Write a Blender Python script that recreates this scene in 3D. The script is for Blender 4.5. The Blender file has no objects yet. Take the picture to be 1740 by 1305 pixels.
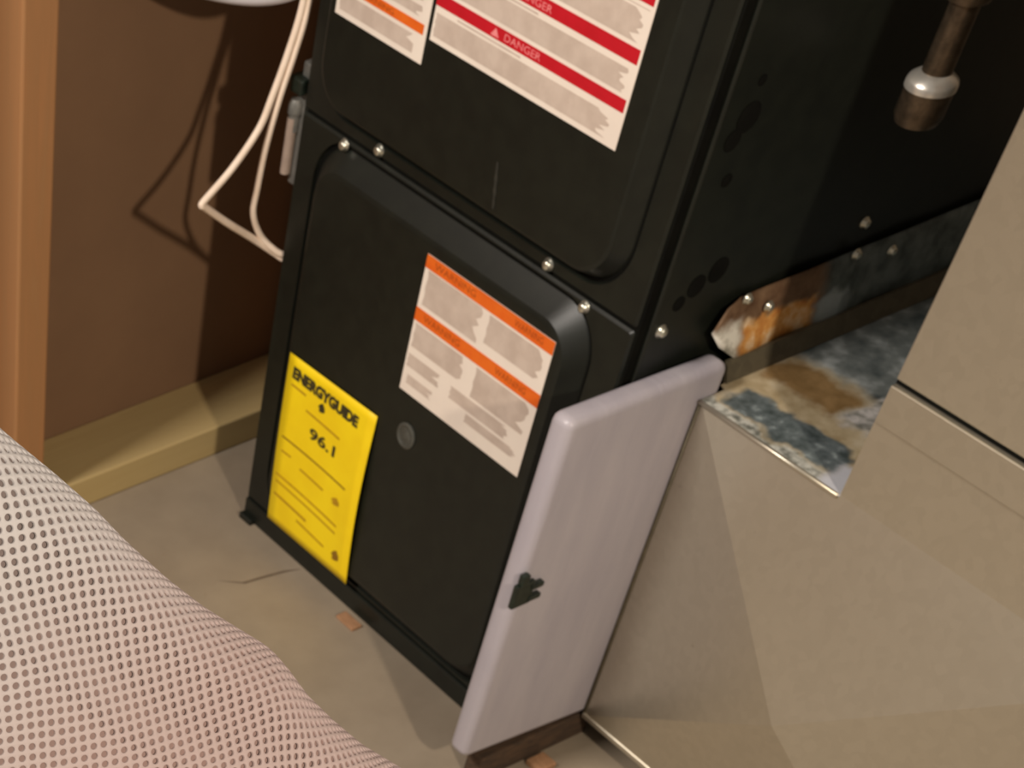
import bpy, bmesh, math, random
import numpy as np
from mathutils import Vector, Matrix

random.seed(4)
scene = bpy.context.scene
COL = scene.collection

# ------------------------------------------------------------------ camera
CAM = (0.894135, -1.146913, 1.251150)
RX = Vector((0.487381, 0.872005, -0.045454))
RY = Vector((0.719209, -0.430411, -0.545421))     # image down
RZ = Vector((-0.495174, 0.233137, -0.836929))     # forward
cd = bpy.data.cameras.new('camera')
cam = bpy.data.objects.new('camera', cd)
COL.objects.link(cam)
M = Matrix.Identity(4)
for i in range(3):
    M[i][0] = RX[i]; M[i][1] = -RY[i]; M[i][2] = -RZ[i]; M[i][3] = CAM[i]
cam.matrix_world = M
FPX = 2946.67
cd.sensor_fit = 'HORIZONTAL'
cd.sensor_width = 36.0
cd.lens = FPX / 1740 * 36.0
cd.shift_x = (870 + 194.55) / 1740
cd.shift_y = (2037.75 - 652.5) / 1740
cd.clip_start = 0.02
cd.dof.use_dof = True
cd.dof.focus_distance = 0.55
cd.dof.aperture_fstop = 42.0
scene.camera = cam

# ------------------------------------------------------------------ light
w = bpy.data.worlds.new('world'); scene.world = w; w.use_nodes = True
bg = w.node_tree.nodes['Background']
bg.inputs[0].default_value = (1.0, 0.92, 0.85, 1)
bg.inputs[1].default_value = 0.15

def lamp(name, kind, loc, energy, color, size=0.1, aim=None, size_y=None):
    l = bpy.data.lights.new(name, kind)
    l.energy = energy; l.color = color
    if kind == 'AREA':
        l.size = size
        if size_y: l.shape = 'RECTANGLE'; l.size_y = size_y
    else:
        l.shadow_soft_size = size
    o = bpy.data.objects.new(name, l); COL.objects.link(o); o.location = loc
    if aim:
        o.rotation_euler = (Vector(aim) - Vector(loc)).to_track_quat('-Z', 'Y').to_euler()
    return o
# bare bulb out to the right of the furnace, and an unseen soft fill in front, added to brighten the labels
lamp('bulb_light', 'POINT', (2.1, -0.84, 1.78), 100, (1.0, 0.86, 0.70), 0.05)
lamp('front_fill', 'AREA', (-0.40, -2.05, 2.05), 40, (1.0, 0.92, 0.84), 0.5, (-0.15, -0.1, 0.35), 0.3)

vs = scene.view_settings
vs.view_transform = 'Standard'; vs.look = 'None'; vs.gamma = 1.0; vs.use_curve_mapping = False
vs.exposure = 0.45

# ------------------------------------------------------------------ helpers
def lin(c):
    return tuple(((v / 255) / 12.92 if v / 255 <= 0.04045 else ((v / 255 + 0.055) / 1.055) ** 2.4) for v in c) + (1.0,)

class NT:
    def __init__(s, name):
        s.m = bpy.data.materials.new(name); s.m.use_nodes = True
        s.t = s.m.node_tree; s.b = s.t.nodes['Principled BSDF']
    def n(s, kind, **kw):
        nd = s.t.nodes.new(kind)
        for k, v in kw.items(): setattr(nd, k, v)
        return nd
    def l(s, a, b): s.t.links.new(a, b)
    def pos(s, scale=(1, 1, 1), rot=(0, 0, 0), loc=(0, 0, 0)):
        g = s.n('ShaderNodeNewGeometry'); mp = s.n('ShaderNodeMapping')
        mp.inputs['Scale'].default_value = scale; mp.inputs['Rotation'].default_value = rot
        mp.inputs['Location'].default_value = loc
        s.l(g.outputs['Position'], mp.inputs['Vector']); return mp.outputs['Vector']
    def noise(s, vec, scale, detail=4, rough=0.55, dist=0.0):
        nd = s.n('ShaderNodeTexNoise')
        nd.inputs['Scale'].default_value = scale; nd.inputs['Detail'].default_value = detail
        nd.inputs['Roughness'].default_value = rough; nd.inputs['Distortion'].default_value = dist
        s.l(vec, nd.inputs['Vector']); return nd.outputs['Fac']
    def ramp(s, fac, stops):
        nd = s.n('ShaderNodeValToRGB'); cr = nd.color_ramp
        while len(cr.elements) < len(stops): cr.elements.new(0.5)
        for e, (p, c) in zip(cr.elements, stops): e.position = p; e.color = c
        s.l(fac, nd.inputs['Fac']); return nd.outputs['Color']
    def mix(s, fac, a, b):
        nd = s.n('ShaderNodeMix', data_type='RGBA')
        if isinstance(fac, float): nd.inputs[0].default_value = fac
        else: s.l(fac, nd.inputs[0])
        for v, k in ((a, 6), (b, 7)):
            if isinstance(v, tuple): nd.inputs[k].default_value = v
            else: s.l(v, nd.inputs[k])
        return nd.outputs[2]
    def math(s, op, a, b=0.0, clamp=False):
        nd = s.n('ShaderNodeMath', operation=op); nd.use_clamp = clamp
        for v, k in ((a, 0), (b, 1)):
            if isinstance(v, (int, float)): nd.inputs[k].default_value = v
            else: s.l(v, nd.inputs[k])
        return nd.outputs[0]
    def bump(s, h, strength=0.2, dist=0.002):
        nd = s.n('ShaderNodeBump'); nd.inputs['Strength'].default_value = strength
        nd.inputs['Distance'].default_value = dist
        s.l(h, nd.inputs['Height']); s.l(nd.outputs['Normal'], s.b.inputs['Normal'])
    def set(s, color=None, rough=None, metal=None, spec=None):
        if color is not None:
            if isinstance(color, tuple): s.b.inputs['Base Color'].default_value = color
            else: s.l(color, s.b.inputs['Base Color'])
        if rough is not None:
            if isinstance(rough, (int, float)): s.b.inputs['Roughness'].default_value = rough
            else: s.l(rough, s.b.inputs['Roughness'])
        if metal is not None: s.b.inputs['Metallic'].default_value = metal
        if spec is not None: s.b.inputs['Specular IOR Level'].default_value = spec
        return s.m

def mottled(name, c1, c2, scale=20, rough=0.6, metal=0.0, spec=0.5, bump=0.0, stretch=(1, 1, 1), lo=0.35, hi=0.65, detail=4, bdist=0.001):
    t = NT(name); v = t.pos(stretch)
    f = t.noise(v, scale, detail)
    t.set(t.ramp(f, [(lo, lin(c1)), (hi, lin(c2))]), rough, metal, spec)
    if bump: t.bump(t.noise(v, scale * 4, 5), bump, bdist)
    return t.m

MAT = {}
MAT['paint'] = mottled('dark_enamel', (18, 21, 16), (23, 26, 20), 60, 0.42, 0, 0.45, 0.04)
MAT['paint_side'] = MAT['paint']
MAT['seam'] = mottled('seam_gap', (10, 10, 8), (16, 16, 12), 40, 0.9, 0, 0.1)
MAT['hole'] = mottled('knockout_black', (12, 12, 10), (18, 18, 15), 40, 0.9, 0, 0.1)
MAT['screw'] = mottled('zinc_screw', (205, 205, 190), (235, 232, 215), 300, 0.28, 0.9)
MAT['paper'] = mottled('label_paper', (232, 219, 206), (240, 228, 214), 15, 0.6)
MAT['print_grey'] = mottled('grey_print', (192, 174, 160), (205, 188, 174), 60, 0.6)
MAT['orange'] = mottled('orange_print', (222, 96, 14), (230, 108, 22), 60, 0.6)
MAT['orange_ink'] = mottled('dark_orange_ink', (150, 60, 8), (175, 76, 12), 300, 0.6)
MAT['red'] = mottled('red_print', (186, 2, 24), (194, 5, 30), 60, 0.6)
MAT['pink_ink'] = mottled('pale_red_ink', (235, 120, 125), (240, 150, 150), 300, 0.6)
MAT['yellow'] = mottled('yellow_paper', (244, 208, 6), (252, 220, 12), 18, 0.55)
MAT['black_ink'] = mottled('black_ink', (48, 42, 12), (66, 56, 16), 200, 0.7)
MAT['brown_ink'] = mottled('faint_ink', (172, 130, 8), (188, 144, 10), 120, 0.7)
MAT['dark_brown_ink'] = mottled('rule_ink', (128, 92, 8), (146, 106, 10), 120, 0.7)
MAT['white_panel'] = mottled('white_plastic_sheet', (166, 160, 168), (176, 170, 176), 6, 0.38, 0, 0.45, 0.15, (1, 6, 1.2), bdist=0.004)
MAT['clip'] = mottled('dark_green_plastic', (18, 26, 20), (30, 40, 32), 200, 0.4)
MAT['wire'] = mottled('cream_wire_jacket', (236, 214, 192), (246, 226, 206), 60, 0.5)
MAT['pvc'] = mottled('white_pvc', (222, 218, 224), (232, 228, 234), 20, 0.4)
MAT['iron'] = mottled('black_iron_pipe', (84, 72, 58), (112, 96, 78), 120, 0.36, 0.8, 0.5, 0.2)
MAT['highlight'] = mottled('highlight_steel', (226, 220, 208), (240, 234, 222), 120, 0.30, 0.75)  # pale metal paints in the highlight on the pipe cap's ring
MAT['grey_fitting'] = mottled('grey_fitting', (96, 96, 92), (120, 118, 112), 120, 0.5, 0.3)
MAT['stub'] = mottled('beige_stub', (150, 132, 120), (165, 146, 132), 60, 0.6)
MAT['chip'] = mottled('wood_chip', (150, 112, 80), (170, 128, 94), 80, 0.8, stretch=(1, 6, 6))
MAT['scrap'] = mottled('brown_scrap', (58, 44, 32), (80, 60, 42), 60, 0.85, stretch=(4, 1, 4), bump=0.2)

def wood(name, c1, c2, c3, stretch):
    t = NT(name); v = t.pos(stretch)
    a = t.noise(v, 60, 5, 0.6, 1.5); b = t.noise(t.pos((stretch[0] * .4, stretch[1] * .4, stretch[2] * .4)), 18, 3)
    col = t.mix(b, t.ramp(a, [(0.3, lin(c1)), (0.7, lin(c2))]), t.ramp(a, [(0.25, lin(c2)), (0.6, lin(c3))]))
    t.set(col, 0.75); t.bump(a, 0.25, 0.0006); return t.m
MAT['stud'] = wood('stud_pine', (168, 108, 62), (184, 142, 96), (152, 106, 66), (1, 1, 0.06))
MAT['plate'] = wood('treated_plate', (184, 162, 112), (198, 174, 122), (172, 148, 98), (1, 0.06, 1))

# concrete floor
t = NT('concrete_floor')
v = t.pos()
big = t.noise(v, 3.2, 4); mid = t.noise(v, 14, 5, 0.6); fine = t.noise(v, 90, 4)
col = t.mix(big, t.ramp(mid, [(0.3, lin((140, 125, 105))), (0.7, lin((152, 137, 116)))]),
            t.ramp(mid, [(0.3, lin((142, 131, 116))), (0.75, lin((158, 146, 129)))]))
spot = t.ramp(fine, [(0.70, (0, 0, 0, 1)), (0.78, (1, 1, 1, 1))])
col = t.mix(spot, col, lin((140, 122, 102)))
t.set(col, 0.55, 0, 0.4); t.bump(t.noise(v, 220, 5), 0.12, 0.001)
MAT['floor'] = t.m
MAT['crack'] = mottled('floor_crack', (96, 82, 66), (110, 94, 76), 60, 0.9)

MAT['wallboard'] = mottled('brown_backing_board', (128, 98, 73), (136, 105, 78), 9, 0.8, 0, 0.3, 0.05, lo=0.3, hi=0.7)
MAT['wall_back'] = mottled('block_wall', (120, 108, 94), (136, 122, 106), 8, 0.9, 0, 0.2, 0.2)

# galvanised steel, clean
def galv(name, c1, c2, rough=0.42, metal=0.55):
    t = NT(name); v = t.pos()
    vo = t.n('ShaderNodeTexVoronoi'); vo.inputs['Scale'].default_value = 130
    t.l(v, vo.inputs['Vector'])
    sp = t.ramp(vo.outputs['Color'], [(0.2, lin(c1)), (0.8, lin(c2))])
    n1 = t.noise(v, 9, 4)
    col = t.mix(t.math('MULTIPLY', n1, 0.55), sp, lin(c2))
    dirt = t.ramp(t.noise(v, 60, 3), [(0.74, (0, 0, 0, 1)), (0.82, (1, 1, 1, 1))])
    col = t.mix(t.math('MULTIPLY', dirt, 0.35), col, lin((112, 90, 66)))
    t.set(col, rough, metal, 0.5); t.bump(n1, 0.06, 0.003)
    return t.m
MAT['galv'] = galv('galvanised_sheet', (196, 188, 170), (202, 194, 176), 0.36, 0.82)
MAT['galv_dark'] = galv('galvanised_lip', (84, 77, 62), (98, 90, 72), 0.5, 0.2)

# rust stained galvanised sheet: stains have their own places along the sheet
def gate(t, x, lo, hi, soft):
    a = t.n('ShaderNodeMapRange'); a.interpolation_type = 'SMOOTHSTEP'
    a.inputs['From Min'].default_value = lo - soft; a.inputs['From Max'].default_value = lo + soft
    t.l(x, a.inputs['Value'])
    b = t.n('ShaderNodeMapRange'); b.interpolation_type = 'SMOOTHSTEP'
    b.inputs['From Min'].default_value = hi - soft; b.inputs['From Max'].default_value = hi + soft
    b.inputs['To Min'].default_value = 1; b.inputs['To Max'].default_value = 0
    t.l(x, b.inputs['Value'])
    return t.math('MULTIPLY', a.outputs[0], b.outputs[0])
def warped(t, amt, scale):
    g = t.n('ShaderNodeNewGeometry'); nz = t.n('ShaderNodeTexNoise')
    nz.inputs['Scale'].default_value = scale; nz.inputs['Detail'].default_value = 4
    t.l(g.outputs['Position'], nz.inputs['Vector'])
    sub = t.n('ShaderNodeVectorMath', operation='SUBTRACT'); t.l(nz.outputs['Color'], sub.inputs[0]); sub.inputs[1].default_value = (.5, .5, .5)
    sc = t.n('ShaderNodeVectorMath', operation='SCALE'); t.l(sub.outputs[0], sc.inputs[0]); sc.inputs['Scale'].default_value = amt
    ad = t.n('ShaderNodeVectorMath', operation='ADD'); t.l(g.outputs['Position'], ad.inputs[0]); t.l(sc.outputs[0], ad.inputs[1])
    sp = t.n('ShaderNodeSeparateXYZ'); t.l(ad.outputs[0], sp.inputs[0])
    return sp.outputs[0], sp.outputs[1], sp.outputs[2], g.outputs['Position']

t = NT('rusted_flange_steel')
x, y, z, p = warped(t, 0.022, 60)
base = t.ramp(t.noise(p, 55, 5), [(0.35, lin((70, 78, 76))), (0.65, lin((112, 120, 118)))])
brown = t.mix(gate(t, y, 0.06, 0.205, 0.012), base, t.ramp(t.noise(p, 70, 4), [(0.3, lin((92, 66, 46))), (0.7, lin((136, 108, 82)))]))
orange = t.math('MULTIPLY', gate(t, y, 0.118, 0.202, 0.006), gate(t, z, 0.370, 0.412, 0.004))
c2 = t.mix(orange, brown, t.ramp(t.noise(p, 75, 4), [(0.3, lin((196, 118, 50))), (0.48, lin((226, 166, 92))), (0.66, lin((246, 216, 176)))]))
wh = t.math('MULTIPLY', gate(t, y, 0.05, 0.116, 0.006), gate(t, z, 0.36, 0.417, 0.005))
wh2 = t.math('MULTIPLY', gate(t, y, 0.205, 0.238, 0.008), gate(t, z, 0.376, 0.407, 0.005))
c3 = t.mix(wh, c2, t.ramp(t.noise(p, 90, 4), [(0.3, lin((176, 172, 158))), (0.5, lin((236, 232, 220)))]))
c3 = t.mix(t.math('MULTIPLY', wh2, 0.85), c3, lin((176, 186, 190)))
t.set(c3, 0.6, 0.1, 0.4); t.bump(t.noise(p, 160, 5), 0.4, 0.0012)
MAT['rust_flange'] = t.m

t = NT('stained_duct_top_steel')
x, y, z, p = warped(t, 0.034, 36)
base = t.ramp(t.noise(p, 38, 5), [(0.32, lin((72, 80, 80))), (0.52, lin((114, 120, 118))), (0.72, lin((176, 182, 182)))])
c1 = t.mix(gate(t, y, 0.0, 0.190, 0.010), base, t.ramp(t.noise(p, 34, 4), [(0.3, lin((156, 136, 100))), (0.5, lin((190, 174, 142))), (0.75, lin((216, 206, 184)))]))
core = t.math('MULTIPLY', gate(t, y, 0.143, 0.184, 0.005), gate(t, x, 0.022, 0.104, 0.006))
c1 = t.mix(core, c1, t.ramp(t.noise(p, 60, 4), [(0.3, lin((118, 92, 54))), (0.7, lin((154, 124, 82)))]))
pale = t.math('MULTIPLY', gate(t, x, 0.106, 0.2, 0.005), gate(t, y, 0.150, 0.20, 0.006))
c1 = t.mix(pale, c1, t.ramp(t.noise(p, 80, 3), [(0.35, lin((120, 120, 112))), (0.6, lin((204, 200, 196)))]))
blue = t.math('MULTIPLY', gate(t, y, 0.088, 0.121, 0.0035), gate(t, x, 0.038, 0.154, 0.005))
c2 = t.mix(blue, c1, t.ramp(t.noise(p, 85, 4), [(0.35, lin((66, 76, 76))), (0.6, lin((108, 118, 120))), (0.75, lin((164, 176, 176)))]))
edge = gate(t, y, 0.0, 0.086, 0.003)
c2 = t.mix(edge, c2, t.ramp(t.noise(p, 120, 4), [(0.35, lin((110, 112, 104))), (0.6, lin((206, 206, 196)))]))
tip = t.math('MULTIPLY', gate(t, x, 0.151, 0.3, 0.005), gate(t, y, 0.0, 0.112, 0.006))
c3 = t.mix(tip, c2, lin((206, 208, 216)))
t.set(c3, 0.5, 0.15, 0.45); t.bump(t.noise(p, 120, 5), 0.3, 0.001)
MAT['stained_top'] = t.m

# fabric
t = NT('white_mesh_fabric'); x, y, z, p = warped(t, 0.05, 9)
glow_tint = gate(t, z, 0.2, 0.895, 0.045)  # pink of light coming through the cloth, painted as a height gradient
t.set(t.mix(glow_tint, lin((194, 190, 190)), lin((182, 163, 160))), 0.7, 0, 0.3)
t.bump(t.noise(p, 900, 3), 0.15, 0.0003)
MAT['mesh'] = t.m
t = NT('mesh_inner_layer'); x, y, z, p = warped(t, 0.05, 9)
glow_tint = gate(t, z, 0.2, 0.895, 0.045)
t.set(t.mix(glow_tint, lin((118, 107, 104)), lin((142, 119, 113))), 0.9, 0, 0.1)  # same painted glow, with the shade inside the holes put into the colour
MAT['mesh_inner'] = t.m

def link(name, me, mat, parent=None):
    o = bpy.data.objects.new(name, me); COL.objects.link(o)
    if mat is not None and len(me.materials) == 0: me.materials.append(MAT[mat])
    if parent is not None: o.parent = parent
    return o
def wpos(o):
    p = Vector((0, 0, 0))
    while o is not None: p = p + o.location; o = o.parent
    return p
def mesh_obj(name, verts, faces, mat, parent=None, smooth=False, origin=None):
    """verts in world space; the object sits at its parent's origin (or at origin for a top-level mesh)"""
    base = wpos(parent) if parent is not None else Vector((0, 0, 0))
    off = Vector(origin) if origin is not None else base
    me = bpy.data.meshes.new(name)
    me.from_pydata([tuple(Vector(v) - off) for v in verts], [], faces)
    bm = bmesh.new(); bm.from_mesh(me); bmesh.ops.recalc_face_normals(bm, faces=bm.faces); bm.to_mesh(me); bm.free()
    if smooth:
        for f in me.polygons: f.use_smooth = True
    o = link(name, me, mat, parent); o.location = off - base
    return o
def bm_obj(name, bm, mat, parent=None, smooth=False, origin=None):
    base = wpos(parent) if parent is not None else Vector((0, 0, 0))
    off = Vector(origin) if origin is not None else base
    bmesh.ops.translate(bm, verts=bm.verts, vec=-off)
    me = bpy.data.meshes.new(name); bm.to_mesh(me); bm.free()
    if smooth:
        for f in me.polygons: f.use_smooth = True
    o = link(name, me, mat, parent); o.location = off - base
    return o
def box_bm(x0, x1, y0, y1, z0, z1, bevel=0.0, seg=2):
    bm = bmesh.new(); bmesh.ops.create_cube(bm, size=1)
    for v_ in bm.verts:
        v_.co = Vector(((x0 + x1) / 2 + v_.co.x * (x1 - x0), (y0 + y1) / 2 + v_.co.y * (y1 - y0), (z0 + z1) / 2 + v_.co.z * (z1 - z0)))
    if bevel: bmesh.ops.bevel(bm, geom=list(bm.edges), offset=bevel, segments=seg, affect='EDGES', profile=0.5)
    return bm
def box(name, x0, x1, y0, y1, z0, z1, mat, parent=None, bevel=0.0, seg=2, origin=None):
    return bm_obj(name, box_bm(x0, x1, y0, y1, z0, z1, bevel, seg), mat, parent, origin=origin)
def empty(name, loc):
    o = bpy.data.objects.new(name, None); COL.objects.link(o); o.location = loc; o.empty_display_size = 0.05
    return o
def tag(o, label=None, cat=None, group=None, kind=None):
    if label: o['label'] = label
    if cat: o['category'] = cat
    if group: o['group'] = group
    if kind: o['kind'] = kind
    return o
def spline(pts, n=8):
    P = [Vector(p) for p in pts]; out = []
    for i in range(len(P) - 1):
        p0 = P[max(i - 1, 0)]; p1 = P[i]; p2 = P[i + 1]; p3 = P[min(i + 2, len(P) - 1)]
        for k in range(n):
            u = k / n
            out.append(0.5 * ((2 * p1) + (p2 - p0) * u + (2 * p0 - 5 * p1 + 4 * p2 - p3) * u * u + (3 * p1 - p0 - 3 * p2 + p3) * u ** 3))
    out.append(P[-1]); return out
def tube(name, path, r, mat, parent=None, sides=12, origin=None):
    pts = [Vector(p) for p in path]; verts = []; faces = []
    up = Vector((0.3, 0.2, 1)).normalized(); prev = None
    for i, p in enumerate(pts):
        tdir = (pts[min(i + 1, len(pts) - 1)] - pts[max(i - 1, 0)]).normalized()
        a = prev if prev is not None else tdir.orthogonal()
        a = (a - tdir * a.dot(tdir)).normalized(); prev = a; b = tdir.cross(a)
        for k in range(sides):
            an = 2 * math.pi * k / sides; verts.append(p + (a * math.cos(an) + b * math.sin(an)) * r)
    for i in range(len(pts) - 1):
        for k in range(sides):
            k2 = (k + 1) % sides
            faces.append((i * sides + k, i * sides + k2, (i + 1) * sides + k2, (i + 1) * sides + k))
    faces.append(tuple(range(sides))); faces.append(tuple((len(pts) - 1) * sides + k for k in range(sides)))
    return mesh_obj(name, verts, faces, mat, parent, True, origin)
def lathe(name, profile, center, mat, parent=None, sides=28, origin=None, axis='Z'):
    verts = []; faces = []; c = Vector(center)
    for (r, h) in profile:
        for k in range(sides):
            an = 2 * math.pi * k / sides
            q = Vector((r * math.cos(an), r * math.sin(an), h))
            if axis == 'Y': q = Vector((q.x, -q.z, q.y))      # opens towards -Y
            if axis == 'X': q = Vector((q.z, q.x, q.y))       # opens towards +X
            verts.append(c + q)
    n = len(profile)
    for i in range(n - 1):
        for k in range(sides):
            k2 = (k + 1) % sides
            faces.append((i * sides + k, i * sides + k2, (i + 1) * sides + k2, (i + 1) * sides + k))
    faces.append(tuple(range(sides))); faces.append(tuple((n - 1) * sides + k for k in range(sides)))
    o = mesh_obj(name, verts, faces, mat, parent, True, origin)
    md = o.modifiers.new('edge', 'EDGE_SPLIT'); md.split_angle = math.radians(38)
    return o

# ------------------------------------------------------------------ setting
tag(box('floor', -3.0, 3.5, -4.0, 2.2, -0.06, 0.0, 'floor', origin=(0, 0, 0)), kind='structure',
    label='beige stained concrete basement floor')
fl = bpy.data.objects['floor']
pts = [(-0.372, -0.085), (-0.352, -0.062), (-0.349, -0.04), (-0.344, -0.012), (-0.338, 0.004)]
vv = []; ff = []
for i, (a, b) in enumerate(pts):
    ww = 0.0016 if i not in (0, len(pts) - 1) else 0.0004
    vv += [(a - ww, b, 0.0006), (a + ww, b + 0.001, 0.0006)]
ff = [(2 * i, 2 * i + 1, 2 * i + 3, 2 * i + 2) for i in range(len(pts) - 1)]
mesh_obj('hairline_crack', vv, ff, 'crack', fl)

WX = -0.562                                  # front of the stud wall
wall = box('wall_left', WX - 0.089 - 0.013, WX - 0.089, -3.0, 2.0, 0, 2.4, 'wallboard', origin=(WX - 0.0955, 0, 0))
tag(wall, kind='structure', label='open stud wall with brown backing board left of the furnace')
box('bottom_plate', WX - 0.089, WX, -3.0, 2.0, 0.0, 0.036, 'plate', wall, 0.002, 2, origin=(WX - 0.045, 0, 0))
for yy in (-1.449, -1.043, -0.637, -0.231, 0.185, 0.590, 0.996):
    box('wall_stud', WX - 0.089, WX + (0.0005 if yy > -5 else 0), yy, yy + 0.0385, 0.036, 2.4, 'stud', wall, 0.0025, 2, origin=(WX - 0.045, yy + .019, 0.036))
tag(box('wall_back', -0.66, 3.5, 1.45, 1.6, 0, 2.4, 'wall_back', origin=(0, 1.5, 0)), kind='structure', label='plain block wall far behind the furnace')

# ------------------------------------------------------------------ furnace
FX0, FX1 = -0.450, -0.003
FY = 0.009                                   # plane of door flanges
RYP = -0.005                                 # plane of the raised door panels
FTOP = 0.876; FDEP = 0.72
fur = empty('furnace', ((FX0 + FX1) / 2, 0.36, 0))
tag(fur, 'tall black metal furnace cabinet covered with warning labels', 'furnace')
box('cabinet', FX0 + 0.001, FX1, FY + 0.012, FDEP, 0.0, FTOP, 'paint', fur, 0.002, 2)
box('base_rail', FX0 - 0.001, FX1 - 0.001, FY - 0.001, FY + 0.03, 0.0, 0.024, 'paint', fur, 0.0025, 2)

for fx in (FX0 + 0.006, FX1 - 0.03):
    box('foot', fx - 0.007, fx + 0.014, FY - 0.007, FY + 0.02, 0.0, 0.007, 'paint', fur, 0.001, 1)

def rrect(x0, x1, z0, z1, r, n=10):
    pts_ = []
    for cx, cz, a0 in ((x1 - r, z1 - r, 0), (x0 + r, z1 - r, 90), (x0 + r, z0 + r, 180), (x1 - r, z0 + r, 270)):
        for k in range(n + 1):
            a = math.radians(a0 + 90 * k / n); pts_.append((cx + r * math.cos(a), cz + r * math.sin(a)))
    return pts_
def door(name, x0, x1, z0, z1, px0, px1, pz0, pz1, r, bev, parent, lbl=None):
    loops = [(rrect(x0, x1, z0, z1, 0.003), FY + 0.014), (rrect(x0, x1, z0, z1, 0.003), FY + 0.002),
             (rrect(x0 + .002, x1 - .002, z0 + .002, z1 - .002, 0.003), FY),
             (rrect(px0 - 0.004, px1 + 0.004, pz0 - 0.004, pz1 + 0.004, r + 0.004), FY),
             (rrect(px0 - 0.002, px1 + 0.002, pz0 - 0.002, pz1 + 0.002, r + 0.002), FY + 0.0055),
             (rrect(px0, px1, pz0, pz1, r), FY + 0.004),
             (rrect(px0 + bev * .8, px1 - bev * .8, pz0 + bev * .8, pz1 - bev * .8, max(r - bev * .5, .012)), RYP + 0.0012),
             (rrect(px0 + bev * .95, px1 - bev * .95, pz0 + bev * .95, pz1 - bev * .95, max(r - bev * .55, .012)), RYP + 0.0002),
             (rrect(px0 + bev * 1.1, px1 - bev * 1.1, pz0 + bev * 1.1, pz1 - bev * 1.1, max(r - bev * .6, .012)), RYP)]
    verts = []; faces = []; n = len(loops[0][0])
    for lp, yy in loops: verts += [(a, yy, b) for a, b in lp]
    for i in range(len(loops) - 1):
        for k in range(n):
            k2 = (k + 1) % n; faces.append((i * n + k, i * n + k2, (i + 1) * n + k2, (i + 1) * n + k))
    faces.append(tuple((len(loops) - 1) * n + k for k in range(n))); faces.append(tuple(range(n)))
    o = mesh_obj(name, verts, faces, 'paint', parent, True)
    md = o.modifiers.new('edge', 'EDGE_SPLIT'); md.split_angle = math.radians(25)
    if lbl: o['label'] = lbl
    return o
SEAM = 0.4335
ld = door('lower_door', FX0, FX1 - 0.006, 0.026, SEAM - 0.0015, -0.418, -0.045, 0.034, 0.425, 0.042, 0.019, fur, 'black lower access door with raised panel')
ud = door('upper_door', FX0, FX1 - 0.006, SEAM + 0.0015, FTOP - 0.004, -0.428, -0.036, 0.449, 0.860, 0.040, 0.011, fur, 'black upper access door with raised panel')
box('seam_strip', FX0 + 0.004, FX1 - 0.004, FY + 0.003, FY + 0.012, 0.03, FTOP - 0.01, 'seam', fur)
box('corner_flange', FX0 - 0.001, FX0 + 0.004, FY + 0.002, FY + 0.03, 0.0, FTOP, 'paint', fur, 0.001, 1)

# screws (a hex head on a washer) share one mesh
def screw_mesh():
    bm = bmesh.new()
    def ring(r, z, n=12): return [bm.verts.new((r * math.cos(2 * math.pi * k / n), r * math.sin(2 * math.pi * k / n), z)) for k in range(n)]
    rs = [ring(0.0055, 0), ring(0.0055, 0.001), ring(0.0042, 0.0014), ring(0.0040, 0.0040), ring(0.0030, 0.0050), ring(0.0012, 0.0053)]
    for a, b in zip(rs, rs[1:]):
        for k in range(12): bm.faces.new((a[k], a[(k + 1) % 12], b[(k + 1) % 12], b[k]))
    bm.faces.new(rs[-1])
    bmesh.ops.recalc_face_normals(bm, faces=bm.faces)
    me = bpy.data.meshes.new('screw'); bm.to_mesh(me); bm.free(); me.materials.append(MAT['screw'])
    for f in me.polygons: f.use_smooth = True
    return me
SCREW = screw_mesh()
def screw(parent, loc, face, s=1.0):
    o = bpy.data.objects.new('screw', SCREW); COL.objects.link(o); o.parent = parent
    o.location = Vector(loc) - wpos(parent)
    o.rotation_euler = (math.radians(90), 0, 0) if face == '-Y' else (0, math.radians(90), 0)
    o.scale = (s, s, s); return o
for x_, z_ in ((-0.385, 0.4275), (-0.338, 0.4415), (-0.1135, 0.4405), (-0.0645, 0.4275)):
    screw(fur, (x_, FY, z_), '-Y')
screw(fur, (FX1, 0.033, 0.429), '+X', 1.0)
for y_, z_ in ((0.242, 0.454), (0.39, 0.60), (0.033, 0.80)):
    screw(fur, (FX1, y_, z_), '+X', 0.9)

# knock-out discs in the cabinet side
def knock(y_, z_, r, h=0.0008, sy=1.0):
    o = lathe('knockout', [(r, 0), (r, h * .5), (r * .8, h), (r * 0.3, h * 1.05)], (FX1 + 0.0001, y_, z_), 'hole', fur, 20, None, 'X')
for y_, z_, r in ((0.050, 0.587, 0.011), (0.041, 0.573, 0.008), (0.051, 0.612, 0.004), (0.050, 0.542, 0.005),
                  (0.058, 0.458, 0.009), (0.078, 0.465, 0.010), (0.044, 0.448, 0.006)):
    knock(y_, z_, r)

# sight-glass ring on the lower door
pr = [(0.0125, 0.0), (0.0125, 0.0012), (0.0105, 0.0022), (0.0085, 0.0012), (0.0085, 0.0006), (0.0050, 0.0006), (0.0040, 0.0012), (0.001, 0.0014)]
sg = lathe('sight_plug', pr, (-0.216, RYP - 0.0001, 0.233), 'grey_dark' if 'grey_dark' in MAT else 'paint', fur, 28, None, 'Y')
MAT['plug'] = mottled('grey_plug', (66, 66, 60), (80, 80, 74), 100, 0.35)
sg.data.materials.clear(); sg.data.materials.append(MAT['plug'])

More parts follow.
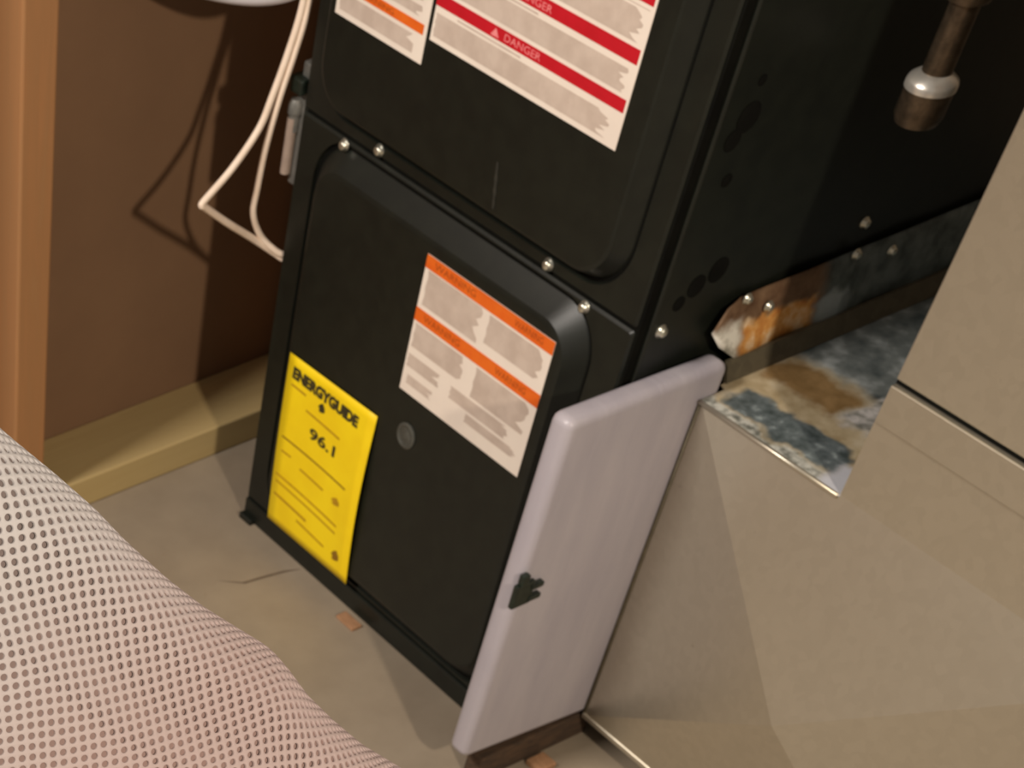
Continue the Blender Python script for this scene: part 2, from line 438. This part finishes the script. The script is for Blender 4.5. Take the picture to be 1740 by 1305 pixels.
# faint scuff on the upper door
MAT['scuff'] = mottled('scuff_mark', (38, 38, 32), (46, 45, 38), 200, 0.6)
sv = []; 
for i in range(9):
    u = i / 8; ww = 0.0010 + 0.0014 * math.sin(u * 3.1) * (0.6 + 0.4 * math.sin(u * 23))
    a = -0.183 + 0.007 * u; b = 0.498 - 0.035 * u
    sv += [(a - ww, RYP - 0.0003, b), (a + ww, RYP - 0.0003, b)]
mesh_obj('scuff_mark', sv, [(2 * i, 2 * i + 1, 2 * i + 3, 2 * i + 2) for i in range(8)], 'scuff', fur)

# ---- labels (stickers are parts of the furnace, their print is sub-parts)
def sheet(name, x0, x1, z0, z1, mat, parent, y=RYP, th=0.0006, lbl=None):
    o = box(name, x0, x1, y - th, y - 0.0001, z0, z1, mat, parent)
    if lbl: o['label'] = lbl
    return o
def ragged(name, x0, x1, z0, z1, parent, y, mat='print_grey', rows=6, rag=0.02):
    verts = []; faces = []
    L = []; Rr = []
    for i in range(rows * 2 + 1):
        zz = z1 + (z0 - z1) * i / (rows * 2)
        e = x1 - rag * (0.5 + 0.5 * math.sin(i * 0.9 + x0 * 40 + z0 * 90)) * (0.55 + 0.45 * math.sin(i * 2.3 + x1 * 70))
        Rr.append((e, zz)); L.append((x0 + 0.0015 * abs(math.sin(i * 2.3)), zz))
    for (a, zz), (b, _) in zip(L, Rr): verts += [(a, y, zz), (b, y, zz)]
    for i in range(len(L) - 1): faces.append((2 * i, 2 * i + 1, 2 * i + 3, 2 * i + 2))
    return mesh_obj(name, verts, faces, mat, parent)
def text(name, body, x, z, h, mat, parent, y, width=None, align='LEFT', curve=None, bold=0.0):
    cu = bpy.data.curves.new('txt', 'FONT'); cu.body = body; cu.size = 1.0; cu.align_x = 'LEFT'; cu.offset = bold; cu.resolution_u = 3
    o = bpy.data.objects.new('txt', cu); COL.objects.link(o)
    bpy.context.view_layer.update()
    me = bpy.data.meshes.new_from_object(o.evaluated_get(bpy.context.evaluated_depsgraph_get()))
    bpy.data.objects.remove(o); bpy.data.curves.remove(cu)
    co = [v_.co.copy() for v_ in me.vertices]
    xs = [c.x for c in co]; ys = [c.y for c in co]
    sx = (width / (max(xs) - min(xs))) if width else h / (max(ys) - min(ys)); sz = h / (max(ys) - min(ys))
    verts = []
    for c in co:
        X = x + (c.x - min(xs)) * sx; Z = z + (c.y - min(ys)) * sz
        verts.append((X, y if curve is None else curve(X, Z), Z))
    faces = [tuple(p_.vertices) for p_ in me.polygons]
    bpy.data.meshes.remove(me)
    return mesh_obj(name, verts, faces, mat, parent)

YP = RYP - 0.0006
# orange warning label on the lower door
ol = sheet('warning_label', -0.238, -0.071, 0.2715, 0.398, 'paper', fur, lbl='white warning label with two orange bands')
sheet('orange_band', -0.238, -0.071, 0.3865, 0.398, 'orange', ol, YP, 0.0003)
sheet('orange_band', -0.238, -0.071, 0.3385, 0.3505, 'orange', ol, YP, 0.0003)
text('printed_word', 'WARNING', -0.226, 0.3895, 0.0058, 'orange_ink', ol, YP - 0.0004, 0.055)
text('printed_word', 'WARNING', -0.226, 0.3418, 0.0058, 'orange_ink', ol, YP - 0.0004, 0.050)
text('printed_word', 'WARNING', -0.120, 0.3895, 0.0058, 'orange_ink', ol, YP - 0.0004, 0.036)
text('printed_word', 'WARNING', -0.128, 0.3418, 0.0058, 'orange_ink', ol, YP - 0.0004, 0.040)
for a in ((-0.233, -0.158, 0.3545, 0.3855, 0.012), (-0.150, -0.078, 0.3595, 0.3845, 0.010), (-0.235, -0.165, 0.3145, 0.3365, 0.008),
          (-0.236, -0.190, 0.2955, 0.3075, 0.012), (-0.150, -0.078, 0.3085, 0.3365, 0.014), (-0.175, -0.095, 0.2945, 0.3060, 0.010),
          (-0.150, -0.080, 0.2840, 0.2920, 0.012), (-0.232, -0.195, 0.2800, 0.2885, 0.010)):
    ragged('text_block', a[0], a[1], a[2], a[3], ol, YP - 0.0002, 'print_grey', 4, a[4])
# red-striped label on the upper door
rl = sheet('danger_label', -0.2885, -0.068, 0.5525, 0.742, 'paper', fur, lbl='large cream label with red stripes')
for z0, z1 in ((0.5785, 0.5875), (0.6115, 0.6215), (0.650, 0.660), (0.700, 0.712)):
    sheet('red_stripe', -0.2885, -0.0705, z0, z1, 'red', rl, YP, 0.0003)
    text('printed_word', 'DANGER', -0.206, z0 + 0.0020, 0.0052, 'pink_ink', rl, YP - 0.0004, 0.042)
    v3 = [(-0.222, YP - 0.0004, z0 + 0.0015), (-0.212, YP - 0.0004, z0 + 0.0015), (-0.217, YP - 0.0004, z1 - 0.0015)]
    mesh_obj('warning_triangle', v3, [(0, 1, 2)], 'pink_ink', rl)
for a in ((-0.2865, -0.080, 0.5565, 0.5735, 0.020), (-0.2865, -0.076, 0.5905, 0.6070, 0.014), (-0.2865, -0.075, 0.6245, 0.6450, 0.014), (-0.284, -0.075, 0.664, 0.695, 0.012)):
    ragged('text_block', a[0], a[1], a[2], a[3], rl, YP - 0.0002, 'print_grey', 5, a[4])
for a in ((-0.262, -0.185, 0.5752, 0.5766), (-0.262, -0.175, 0.6083, 0.6097), (-0.270, -0.072, 0.6465, 0.6472)):
    ragged('text_line', a[0], a[1], a[2], a[3], rl, YP - 0.0002, 'print_grey', 1, 0.004)
# smaller label overlapping on its left
sl = sheet('small_label', -0.409, -0.2925, 0.532, 0.640, 'paper', fur, RYP - 0.0007, lbl='small white label with one orange band')
sheet('orange_band', -0.409, -0.2965, 0.5530, 0.5605, 'orange', sl, YP - 0.0007, 0.0003)
text('printed_word', 'WARNING', -0.385, 0.5548, 0.0040, 'orange_ink', sl, YP - 0.0012, 0.050)
for a in ((-0.405, -0.305, 0.5365, 0.5500, 0.014), (-0.405, -0.302, 0.5645, 0.5720, 0.012), (-0.405, -0.302, 0.576, 0.600, 0.012)):
    ragged('text_block', a[0], a[1], a[2], a[3], sl, YP - 0.0009, 'print_grey', 3, a[4])

# yellow energy label: a slightly bowed paper sheet
def ycurve(X, Z, off=0.0):
    u = (X + 0.397) / 0.14; v_ = (Z - 0.04) / 0.187
    return RYP - 0.0014 - 0.0035 * math.sin(math.pi * max(0, min(1, v_))) * (0.35 + 0.65 * (2 * u - 1) ** 2) - off
NX, NZ = 10, 22
verts = []; faces = []
for layer, off in ((0, 0.0), (1, 0.0004)):
    for j in range(NZ + 1):
        for i in range(NX + 1):
            u = i / NX; v_ = j / NZ
            wob = 0.004 * math.sin(v_ * math.pi) * (-1 if u < .5 else 1) * (2 * abs(u - .5)) * 0.6
            X = (-0.3925 - 0.0045 * v_) + u * 0.1395 - wob * (1 if u < .5 else 0.4); Z = 0.0385 + (0.1885) * v_ + 0.004 * u * (0.4 + .6 * v_)
            verts.append((X, ycurve(X, Z, off), Z))
N1 = (NX + 1) * (NZ + 1)
for j in range(NZ):
    for i in range(NX):
        a = j * (NX + 1) + i; faces.append((a, a + 1, a + NX + 2, a + NX + 1)); faces.append((N1 + a, N1 + a + NX + 1, N1 + a + NX + 2, N1 + a + 1))
rim = [i for i in range(NX)] ; 
def quad_rim(a, b): faces.append((a, b, N1 + b, N1 + a))
for i in range(NX): quad_rim(i, i + 1); quad_rim(NZ * (NX + 1) + i, NZ * (NX + 1) + i + 1)
for j in range(NZ): quad_rim(j * (NX + 1), (j + 1) * (NX + 1)); quad_rim(j * (NX + 1) + NX, (j + 1) * (NX + 1) + NX)
yl = mesh_obj('energy_label', verts, faces, 'yellow', fur, True); yl['label'] = 'yellow paper energy label with black printing'
yc = lambda X, Z: ycurve(X, Z, 0.0008)
text('printed_word', 'ENERGYGUIDE', -0.387, 0.2055, 0.0125, 'black_ink', yl, 0, 0.106, curve=yc, bold=0.065)
text('printed_number', '96.1', -0.347, 0.1600, 0.0125, 'black_ink', yl, 0, 0.042, curve=yc, bold=0.03)
def ybar(x0, x1, z0, z1, th, mat, n=8, name='printed_line'):
    verts = []; 
    for i in range(n + 1):
        X = x0 + (x1 - x0) * i / n; Z = z0 + (z1 - z0) * i / n
        verts += [(X, yc(X, Z), Z - th / 2), (X, yc(X, Z + th), Z + th / 2)]
    return mesh_obj(name, verts, [(2 * i, 2 * i + 2, 2 * i + 3, 2 * i + 1) for i in range(n)], mat, yl)
ybar(-0.386, -0.279, 0.1415, 0.1390, 0.0020, 'dark_brown_ink')
for a in ((-0.386, -0.362, 0.199, 0.1985, 0.0022), (-0.358, -0.302, 0.1845, 0.1825, 0.0022), (-0.384, -0.368, 0.126, 0.126, 0.0020),
          (-0.352, -0.312, 0.121, 0.119, 0.0022), (-0.387, -0.282, 0.0975, 0.0935, 0.0022), (-0.386, -0.282, 0.0895, 0.0850, 0.0020),
          (-0.386, -0.330, 0.074, 0.071, 0.0028), (-0.345, -0.296, 0.063, 0.060, 0.0022)):
    ybar(*a, 'brown_ink')
def yblob(x_, z_, rx, rz, mat, n=14, name='printed_mark'):
    vs_ = [(x_, yc(x_, z_), z_)] + [(x_ + rx * math.cos(2 * math.pi * k / n) * (1 + .2 * math.sin(3 * k)), yc(x_, z_), z_ + rz * math.sin(2 * math.pi * k / n) * (1 + .2 * math.cos(2 * k))) for k in range(n)]
    mesh_obj(name, vs_, [(0, 1 + k, 1 + (k + 1) % n) for k in range(n)], mat, yl)
yblob(-0.336, 0.198, 0.0048, 0.0048, 'black_ink'); yblob(-0.276, 0.0615, 0.0055, 0.0058, 'dark_brown_ink'); yblob(-0.290, 0.1185, 0.0060, 0.0042, 'brown_ink')

# cable connectors on the cabinet's left side
cc = empty('cable_connector', (FX0 - 0.012, 0.004, 0.38)); cc.parent = fur; cc.location = Vector((FX0 - 0.012, 0.004, 0.38)) - wpos(fur)
lathe('connector_body', [(0.001, 0.050), (0.006, 0.050), (0.006, 0.066), (0.0075, 0.066), (0.0075, 0.074), (0.005, 0.078), (0.001, 0.078)], (FX0 - 0.012, 0.010, 0.36), 'grey_fitting', fur, 18)
bpy.data.objects.remove(cc)
lathe('conduit_stub', [(0.001, 0.0), (0.005, 0.0), (0.005, 0.050), (0.001, 0.050)], (FX0 - 0.012, 0.008, 0.372), 'stub', fur, 18)
box('connector_bracket', FX0 - 0.012, FX0 + 0.002, 0.012, 0.030, 0.362, 0.470, 'grey_fitting', fur, 0.002, 2)
box('connector_clamp', FX0 - 0.019, FX0 - 0.001, 0.004, 0.024, 0.444, 0.458, 'clip', fur, 0.002, 2)

# ------------------------------------------------------------------ white filter panel along the furnace side
pan = empty('filter_panel', (0.0125, 0.01, 0.034))
tag(pan, 'flat white rounded filter panel standing against the black furnace side', 'filter')
def poly_slab(name, outline, x0, x1, mat, parent, bev, seg=4, wob=None):
    bm = bmesh.new()
    a = [bm.verts.new((x0, y_, z_)) for y_, z_ in outline]; b = [bm.verts.new((x1, y_, z_)) for y_, z_ in outline]
    n = len(outline)
    for k in range(n): bm.faces.new((a[k], a[(k + 1) % n], b[(k + 1) % n], b[k]))
    bm.faces.new(a[::-1]); bm.faces.new(b)
    bmesh.ops.recalc_face_normals(bm, faces=bm.faces)
    bmesh.ops.bevel(bm, geom=list(bm.edges), offset=bev, segments=seg, affect='EDGES', profile=0.5)
    o = bm_obj(name, bm, mat, parent, True)
    return o
body = poly_slab('panel_body', [(-0.080, 0.046), (0.0995, 0.0305), (0.0995, 0.3945), (-0.074, 0.4005)], 0.001, 0.0255, 'white_panel', pan, 0.0085)
# dark green clip gripping the front edge of the panel
clipo = empty('edge_clip', (0.026, -0.07, 0.23)); 
bpy.data.objects.remove(clipo)
bmc = box_bm(0.0245, 0.0300, -0.083, -0.062, 0.226, 0.250, 0.0015, 2)
cl = bm_obj('edge_clip', bmc, 'clip', pan); cl['label'] = 'small dark green clip'
for (y0, y1, z0, z1) in ((-0.066, -0.052, 0.2285, 0.2335), (-0.066, -0.052, 0.2405, 0.2455), (-0.080, -0.072, 0.250, 0.260)):
    bm_obj('clip_tooth', box_bm(0.0250, 0.0315, y0, y1, z0, z1, 0.0012, 2), 'clip', cl)
sup = box('wood_block', 0.004, 0.0235, -0.050, 0.090, 0.0, 0.0305, 'scrap', origin=(0.0137, 0.02, 0), bevel=0.0015)
tag(sup, 'dark brown wooden strip on the floor under the white filter panel', 'wood block')

# ------------------------------------------------------------------ return duct
BY = 0.075
duc = empty('return_duct', (0.24, 0.33, 0))
tag(duc, 'galvanised sheet metal return duct with rust stained top beside the furnace', 'duct')
X0, X1, RXL, Z0, Z1, ZC = 0.0265, 0.455, 0.180, 0.031, 0.370, 0.4345
BACK = 0.60
cx, cz = (X0 + X1) / 2, (Z0 + Z1) / 2
AP = 0.046
verts = [(X0, BY, Z0), (X1, BY, Z0), (X1, BY, Z1), (X0, BY, Z1), (cx, BY - AP, cz), (RXL, BY, Z1), (RXL, BY, ZC), (X1, BY, ZC)]
faces = [(0, 1, 4), (1, 2, 4), (2, 5, 4), (5, 3, 4), (3, 0, 4), (5, 2, 7, 6)]
ffo = mesh_obj('front_sheet', verts, faces, 'galv', duc)
md = ffo.modifiers.new('thick', 'SOLIDIFY'); md.thickness = 0.0012; md.offset = -1
mesh_obj('duct_shell', [(X0, BY + .001, Z0), (X1, BY + .001, Z0), (X1, BACK, Z0), (X0, BACK, Z0), (X0, BY + .001, Z1 - .002), (X0, BACK, Z1 - .002), (X1, BY + .001, ZC), (X1, BACK, ZC),
                        (RXL, BY + .001, Z1 - .002), (RXL, BACK, Z1 - .002), (RXL, BACK, ZC), (X1, BACK, Z1 - .002), (RXL, BY + .001, ZC)],
         [(0, 3, 2, 1), (0, 4, 5, 3), (1, 2, 7, 6), (3, 5, 9, 10, 7, 2), (8, 12, 10, 9)], 'galv', duc)
# stained top sheet with a folded hem along the front
tp = [(0.0263, BY - 0.001), (RXL, BY - 0.001), (RXL, BACK), (0.0195, BACK), (0.0195, 0.1035), (0.0263, 0.1015)]
mesh_obj('top_sheet', [(a, b, Z1 - 0.0012) for a, b in tp] + [(a, b, Z1) for a, b in tp],
         [(5, 4, 3, 2, 1, 0), (6, 7, 8, 9, 10, 11)] + [(k, (k + 1) % 6, 6 + (k + 1) % 6, 6 + k) for k in range(6)], 'stained_top', duc)
tube('front_hem', [(X0, BY - 0.0012, Z1 - 0.0012), (RXL - 0.001, BY - 0.0012, Z1 - 0.0012)], 0.0020, 'galv_hem' if 'galv_hem' in MAT else 'galv', duc, 8)
tube('corner_seam', [(X0 + .0005, BY - 0.0005, Z0), (X0 + .0005, BY - 0.0005, Z1)], 0.0016, 'galv_dark', duc, 8)
box('bottom_hem', X0, X1, BY - 0.0025, BY + 0.001, Z0 - 0.001, Z0 + 0.005, 'galv', duc, 0.0008, 1)
# flange screwed to the furnace side: sloped rusted strip
ys = [(0.118, 0.43), (0.090, 0.43), (0.083, 0.43)]
NSEG = 24
prof = [(0.0022, 0.4350, 0.112), (0.0050, 0.4310, 0.095), (0.0075, 0.4150, 0.0835), (0.0095, 0.4000, 0.096), (0.0120, 0.3850, 0.117)]
verts = []; faces = []
for i in range(NSEG + 1):
    u = (i / NSEG) ** 1.4
    for (px, pz, ys0) in prof:
        yy = ys0 + (BACK - ys0) * u
        dent = 0.0016 * math.sin(yy * 60 + pz * 50) * (1 - u)
        verts.append((px + dent, yy, pz + 0.6 * dent))
m_ = len(prof)
for i in range(NSEG):
    for k in range(m_ - 1): faces.append((i * m_ + k, i * m_ + k + 1, (i + 1) * m_ + k + 1, (i + 1) * m_ + k))
flo = mesh_obj('furnace_flange', verts, faces, 'rust_flange', duc, True); flo['label'] = 'rusted galvanised flange'
md = flo.modifiers.new('thick', 'SOLIDIFY'); md.thickness = 0.0010; md.offset = -1
verts = []; faces = []
for yy in (0.108, BACK): verts += [(0.0118, yy, 0.3862), (0.0150, yy, 0.3862), (0.0215, yy, 0.3705), (0.0180, yy, 0.3690)]
faces = [(0, 1, 5, 4), (1, 2, 6, 5), (2, 3, 7, 6), (3, 0, 4, 7), (0, 3, 2, 1), (4, 5, 6, 7)]
mesh_obj('flange_lip', verts, faces, 'galv_dark', duc)
for y_, z_, x_ in ((0.116, 0.4335, 0.0050), (0.143, 0.4200, 0.0078), (0.236, 0.4335, 0.0050), (0.280, 0.4240, 0.0066)):
    screw(duc, (x_, y_, z_), '+X', 0.85)
# cleat and riser
box('drive_cleat', RXL + 0.001, X1 + 0.001, BY - 0.0025, BY + 0.004, ZC, 0.4640, 'galv', duc, 0.0008, 2)
box('cleat_gap', RXL + 0.001, X1 - 0.002, BY + 0.0025, BY + 0.012, ZC, 0.4675, 'seam', duc)
box('side_cleat', X1 - 0.003, X1 + 0.0025, BY + 0.004, BACK - 0.002, ZC, 0.4665, 'galv', duc, 0.0008, 2)
box('riser', RXL, X1, BY + 0.0015, BACK, 0.4670, 2.30, 'galv', duc, 0.0015, 2)

# ------------------------------------------------------------------ gas pipe with drip leg
GX, GY = 0.058, 0.158
gp = empty('gas_pipe', (GX, GY, 0.58))
tag(gp, 'dark iron gas pipe with capped drip leg beside the furnace', 'pipe')
lathe('pipe_cap', [(0.004, 0.5775), (0.0150, 0.5790), (0.0172, 0.5840), (0.0172, 0.6020)], (GX, GY, 0), 'iron', gp, 32)
lathe('cap_collar', [(0.0168, 0.6015), (0.0182, 0.6025), (0.0182, 0.6060), (0.0172, 0.6085), (0.0112, 0.6130), (0.0105, 0.6132)], (GX, GY, 0), 'highlight', gp, 32)
lathe('drip_leg', [(0.0105, 0.608), (0.0105, 0.668), (0.004, 0.669)], (GX, GY, 0), 'iron', gp, 28)
lathe('tee', [(0.0110, 0.660), (0.0150, 0.660), (0.0165, 0.664), (0.0165, 0.674), (0.0140, 0.679), (0.0140, 0.735), (0.0165, 0.740), (0.0165, 0.752), (0.0110, 0.753)], (GX, GY, 0), 'iron', gp, 32)
lathe('branch_nipple', [(0.0105, -GX + 0.0005), (0.0105, -0.008), (0.004, -0.008)], (GX, GY, 0.707), 'iron', gp, 24, None, 'X')
lathe('supply_pipe', [(0.0105, 0.745), (0.0105, 1.60), (0.004, 1.60)], (GX, GY, 0), 'iron', gp, 28)

# ------------------------------------------------------------------ wires and small pipe on the left
wr = empty('thermostat_wire', (-0.468, 0.01, 0.29))
tag(wr, 'cream thermostat wire looping beside the left edge of the furnace', 'wire')
A = spline([(-0.460, 0.020, 0.62), (-0.466, 0.010, 0.560), (-0.468, 0.006, 0.511), (-0.468, -0.003, 0.477), (-0.468, -0.015, 0.443), (-0.468, -0.026, 0.418), (-0.468, -0.052, 0.390), (-0.468, -0.081, 0.3685), (-0.468, -0.0835, 0.3645), (-0.468, -0.080, 0.3620), (-0.468, -0.051, 0.339), (-0.468, -0.016, 0.313), (-0.462, 0.009, 0.294), (-0.4545, 0.016, 0.289)])
tube('looped_strand', A, 0.0034, 'wire', wr, 10)
B = spline([(-0.458, 0.026, 0.62), (-0.463, 0.014, 0.560), (-0.4655, 0.010, 0.508), (-0.4655, 0.002, 0.475), (-0.4655, -0.008, 0.441), (-0.467, -0.0155, 0.399), (-0.468, -0.0185, 0.362), (-0.468, -0.0195, 0.338), (-0.466, -0.008, 0.314), (-0.458, 0.006, 0.299), (-0.4540, 0.014, 0.294)])
tube('straight_strand', B, 0.0031, 'wire', wr, 10)
dp = tube('drain_pipe', spline([(-0.648, -0.094, 0.5330), (-0.60, -0.062, 0.5170), (-0.54, -0.026, 0.5130), (-0.50, -0.002, 0.5190), (-0.482, 0.016, 0.5320), (-0.478, 0.026, 0.565), (-0.476, 0.030, 0.66), (-0.476, 0.03, 0.85)]), 0.0125, 'pvc', sides=20, origin=(-0.55, -0.03, 0.515))
tag(dp, 'white plastic drain pipe bending from the stud wall up beside the furnace', 'pipe')

ch = box('wood_chip', -0.252, -0.224, -0.012, 0.001, 0.0, 0.0035, 'chip', origin=(-0.238, -0.006, 0), bevel=0.0008)
tag(ch, 'small orange wood chip on the floor at the furnace front edge', 'wood chip')
c2 = box('wood_sliver', 0.028, 0.048, 0.010, 0.032, 0.0, 0.006, 'chip', origin=(0.038, 0.021, 0), bevel=0.001)
tag(c2, 'orange wood sliver on the floor below the white filter panel', 'wood chip')

# ------------------------------------------------------------------ perforated mesh fabric in the near foreground
fab = empty('mesh_fabric', (0.55, -0.85, 0))
tag(fab, 'white perforated mesh fabric sheet folded over in the near foreground', 'fabric')
cam_v = np.array(CAM); Rm = np.array([RX[:], RY[:], RZ[:]])
def at(px, py, depth): return cam_v + Rm.T @ np.array([px + 194.5512, py - 2037.7538, FPX]) * (depth / FPX)
PA, PB, PD = at(0, 880, .50), at(0, 1290, .53), at(560, 1290, .60)
nrm = np.cross(PB - PA, PD - PA); nrm /= np.linalg.norm(nrm)
if nrm @ (cam_v - PA) < 0: nrm = -nrm
RR = 0.026
def onplane(px, py, drop=0.0):
    d = at(px, py, 1.0) - cam_v; return cam_v + d * ((nrm @ (PA - nrm * drop - cam_v)) / (nrm @ d))
edge_px = [(-160, 605), (-60, 687), (0, 739), (70, 796), (134, 852), (185, 905), (260, 973), (325, 1023), (394, 1066), (431, 1088), (454, 1113), (491, 1163), (538, 1209), (593, 1255), (649, 1289), (691, 1313), (780, 1392), (900, 1497)]
EP = [onplane(a, b, RR) + nrm * RR for a, b in edge_px]
e_dir = EP[15] - EP[2]; e_dir /= np.linalg.norm(e_dir)
g_dir = np.cross(nrm, e_dir)
if g_dir @ (onplane(100, 1250) - EP[8]) < 0: g_dir = -g_dir
O = EP[2]
s_k = np.array([(P - O) @ e_dir for P in EP]); h_k = np.array([(P - O) @ g_dir for P in EP])
Q = math.pi / 2 * RR
def surf(s, wv, inset=0.0):
    """s along the fold, wv arc length inwards from the crest; inset pushes below the surface"""
    s = np.asarray(s, float); wv = np.asarray(wv, float)
    h = sum(np.interp(s + k * 0.0025, s_k, h_k) for k in (-1, 0, 1)) / 3
    th = np.clip(math.pi / 2 - wv / RR, 0, math.pi)
    rr = RR - inset
    off = RR - rr * np.sin(th); drop = RR - rr * np.cos(th)
    flat_f = np.maximum(wv - Q, 0); flat_b = np.maximum(-wv - Q, 0)
    off = off + flat_f + flat_b
    wave = 0.0045 * np.sin(flat_f * 38 + s * 6) * np.clip(flat_f / 0.03, 0, 1) * np.clip((0.32 - flat_f) / 0.1, 0, 1)
    P = O + s[..., None] * e_dir + (h + off)[..., None] * g_dir + (wave - drop)[..., None] * nrm
    return P
# lattice basis measured on the cloth
p0 = onplane(180, 1080)
def sw(P): d = P - p0; return np.array([d @ e_dir, d @ g_dir])
la = sw(onplane(180 + 17.2, 1080 - 3.6)); lb = sw(onplane(180 + 1.8, 1080 + 17.4))
base_s = (p0 - O) @ e_dir; base_w = (p0 - O) @ g_dir - np.interp(base_s, s_k, h_k) - RR + Q
S0, S1, W0, W1 = s_k[0] + .005, s_k[-1] - .005, -0.020, 0.245
Minv = np.linalg.inv(np.array([la, lb]).T)
crn = [Minv @ (np.array([a, b]) - np.array([base_s, base_w])) for a in (S0, S1) for b in (W0, W1)]
i0, i1 = int(min(c[0] for c in crn)), int(max(c[0] for c in crn)); j0, j1 = int(min(c[1] for c in crn)), int(max(c[1] for c in crn))
cells = []
for i in range(i0, i1 + 1):
    for j in range(j0, j1 + 1):
        c_ = np.array([base_s, base_w]) + i * la + j * lb
        if S0 < c_[0] < S1 and W0 < c_[1] < W1: cells.append((i, j))
cells = np.array(cells)
cen = np.array([base_s, base_w]) + cells[:, :1] * la + cells[:, 1:] * lb
NH = 12
ang = 2 * np.pi * np.arange(NH) / NH + np.pi / 4
sq = []
for a in ang:
    c_, s_ = math.cos(a), math.sin(a); k_ = 0.5 / max(abs(c_), abs(s_)); sq.append((c_ * k_, s_ * k_))
sq = np.array(sq); ci = np.stack([np.cos(ang), np.sin(ang)], 1)
rings = [(sq, 0.0), (ci * 0.365, 0.0), (ci * 0.325, 0.00022), (ci * 0.308, 0.0008)]
VN = []
for off, ins in rings:
    st = cen[:, None, :] + off[None, :, :1] * la + off[None, :, 1:] * lb
    VN.append(surf(st[..., 0], st[..., 1], 0.0) if ins == 0 else None)
    if ins:
        # push along the local inward normal
        eps = 0.0004
        a_ = surf(st[..., 0], st[..., 1]); b_ = surf(st[..., 0] + eps, st[..., 1]); c_ = surf(st[..., 0], st[..., 1] + eps)
        nn = np.cross(b_ - a_, c_ - a_); nn /= np.linalg.norm(nn, axis=-1, keepdims=True)
        sgn = np.sign(np.median((nn[..., :] @ nrm)))
        VN[-1] = a_ - nn * sgn * ins
nc = len(cells)
V = np.stack(VN, 1).reshape(nc, len(rings) * NH, 3)
loc = np.array([0.55, -0.85, 0])
Vf = (V.reshape(-1, 3) - loc)
kk = np.arange(NH); k2 = (kk + 1) % NH
fl_ = []
for r_ in range(len(rings) - 1):
    fl_.append(np.stack([r_ * NH + kk, r_ * NH + k2, (r_ + 1) * NH + k2, (r_ + 1) * NH + kk], 1))
fl_ = np.concatenate(fl_)
F = (np.arange(nc)[:, None, None] * (len(rings) * NH) + fl_[None]).reshape(-1, 4)
me = bpy.data.meshes.new('perforated_face')
me.vertices.add(len(Vf)); me.vertices.foreach_set('co', Vf.astype(np.float32).ravel())
me.loops.add(F.size); me.loops.foreach_set('vertex_index', F.astype(np.int32).ravel())
me.polygons.add(len(F)); me.polygons.foreach_set('loop_start', np.arange(0, F.size, 4, dtype=np.int32))
me.polygons.foreach_set('use_smooth', np.ones(len(F), dtype=bool))
me.update(); me.validate()
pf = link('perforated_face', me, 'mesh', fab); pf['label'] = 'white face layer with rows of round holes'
# inner layer: rolls over the fold and hangs to the floor on both sides
ss = np.linspace(s_k[0], s_k[-1], 60)
ws = np.concatenate([np.linspace(-0.075, -Q, 5)[:-1], np.linspace(-Q, Q, 15), np.linspace(Q, 0.32, 26)[1:]])
SS, WW = np.meshgrid(ss, ws)
a_ = surf(SS, WW); b_ = surf(SS + 4e-4, WW); c_ = surf(SS, WW + 4e-4)
nn = np.cross(b_ - a_, c_ - a_); nn /= np.linalg.norm(nn, axis=-1, keepdims=True)
sgn = np.sign(np.median((nn[-1] @ nrm)))
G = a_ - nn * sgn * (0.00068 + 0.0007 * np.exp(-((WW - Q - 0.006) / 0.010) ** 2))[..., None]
top = G[0].copy(); bot = G[-1].copy()
b1 = top.copy(); b1[:, 2] = 0.0
b2 = bot.copy(); b2[:, 2] = 0.0
G = np.concatenate([b1[None], G, b2[None]])
nr, ncol = G.shape[:2]
Vi = G.reshape(-1, 3)
Fi = [(r_ * ncol + k, r_ * ncol + k + 1, (r_ + 1) * ncol + k + 1, (r_ + 1) * ncol + k) for r_ in range(nr - 1) for k in range(ncol - 1)]
inner = mesh_obj('inner_layer', [tuple(p_) for p_ in Vi], Fi, 'mesh_inner', fab, True)
inner['label'] = 'pinkish inner layer seen through the holes'
print('mesh holes', nc, 'quads', len(F))
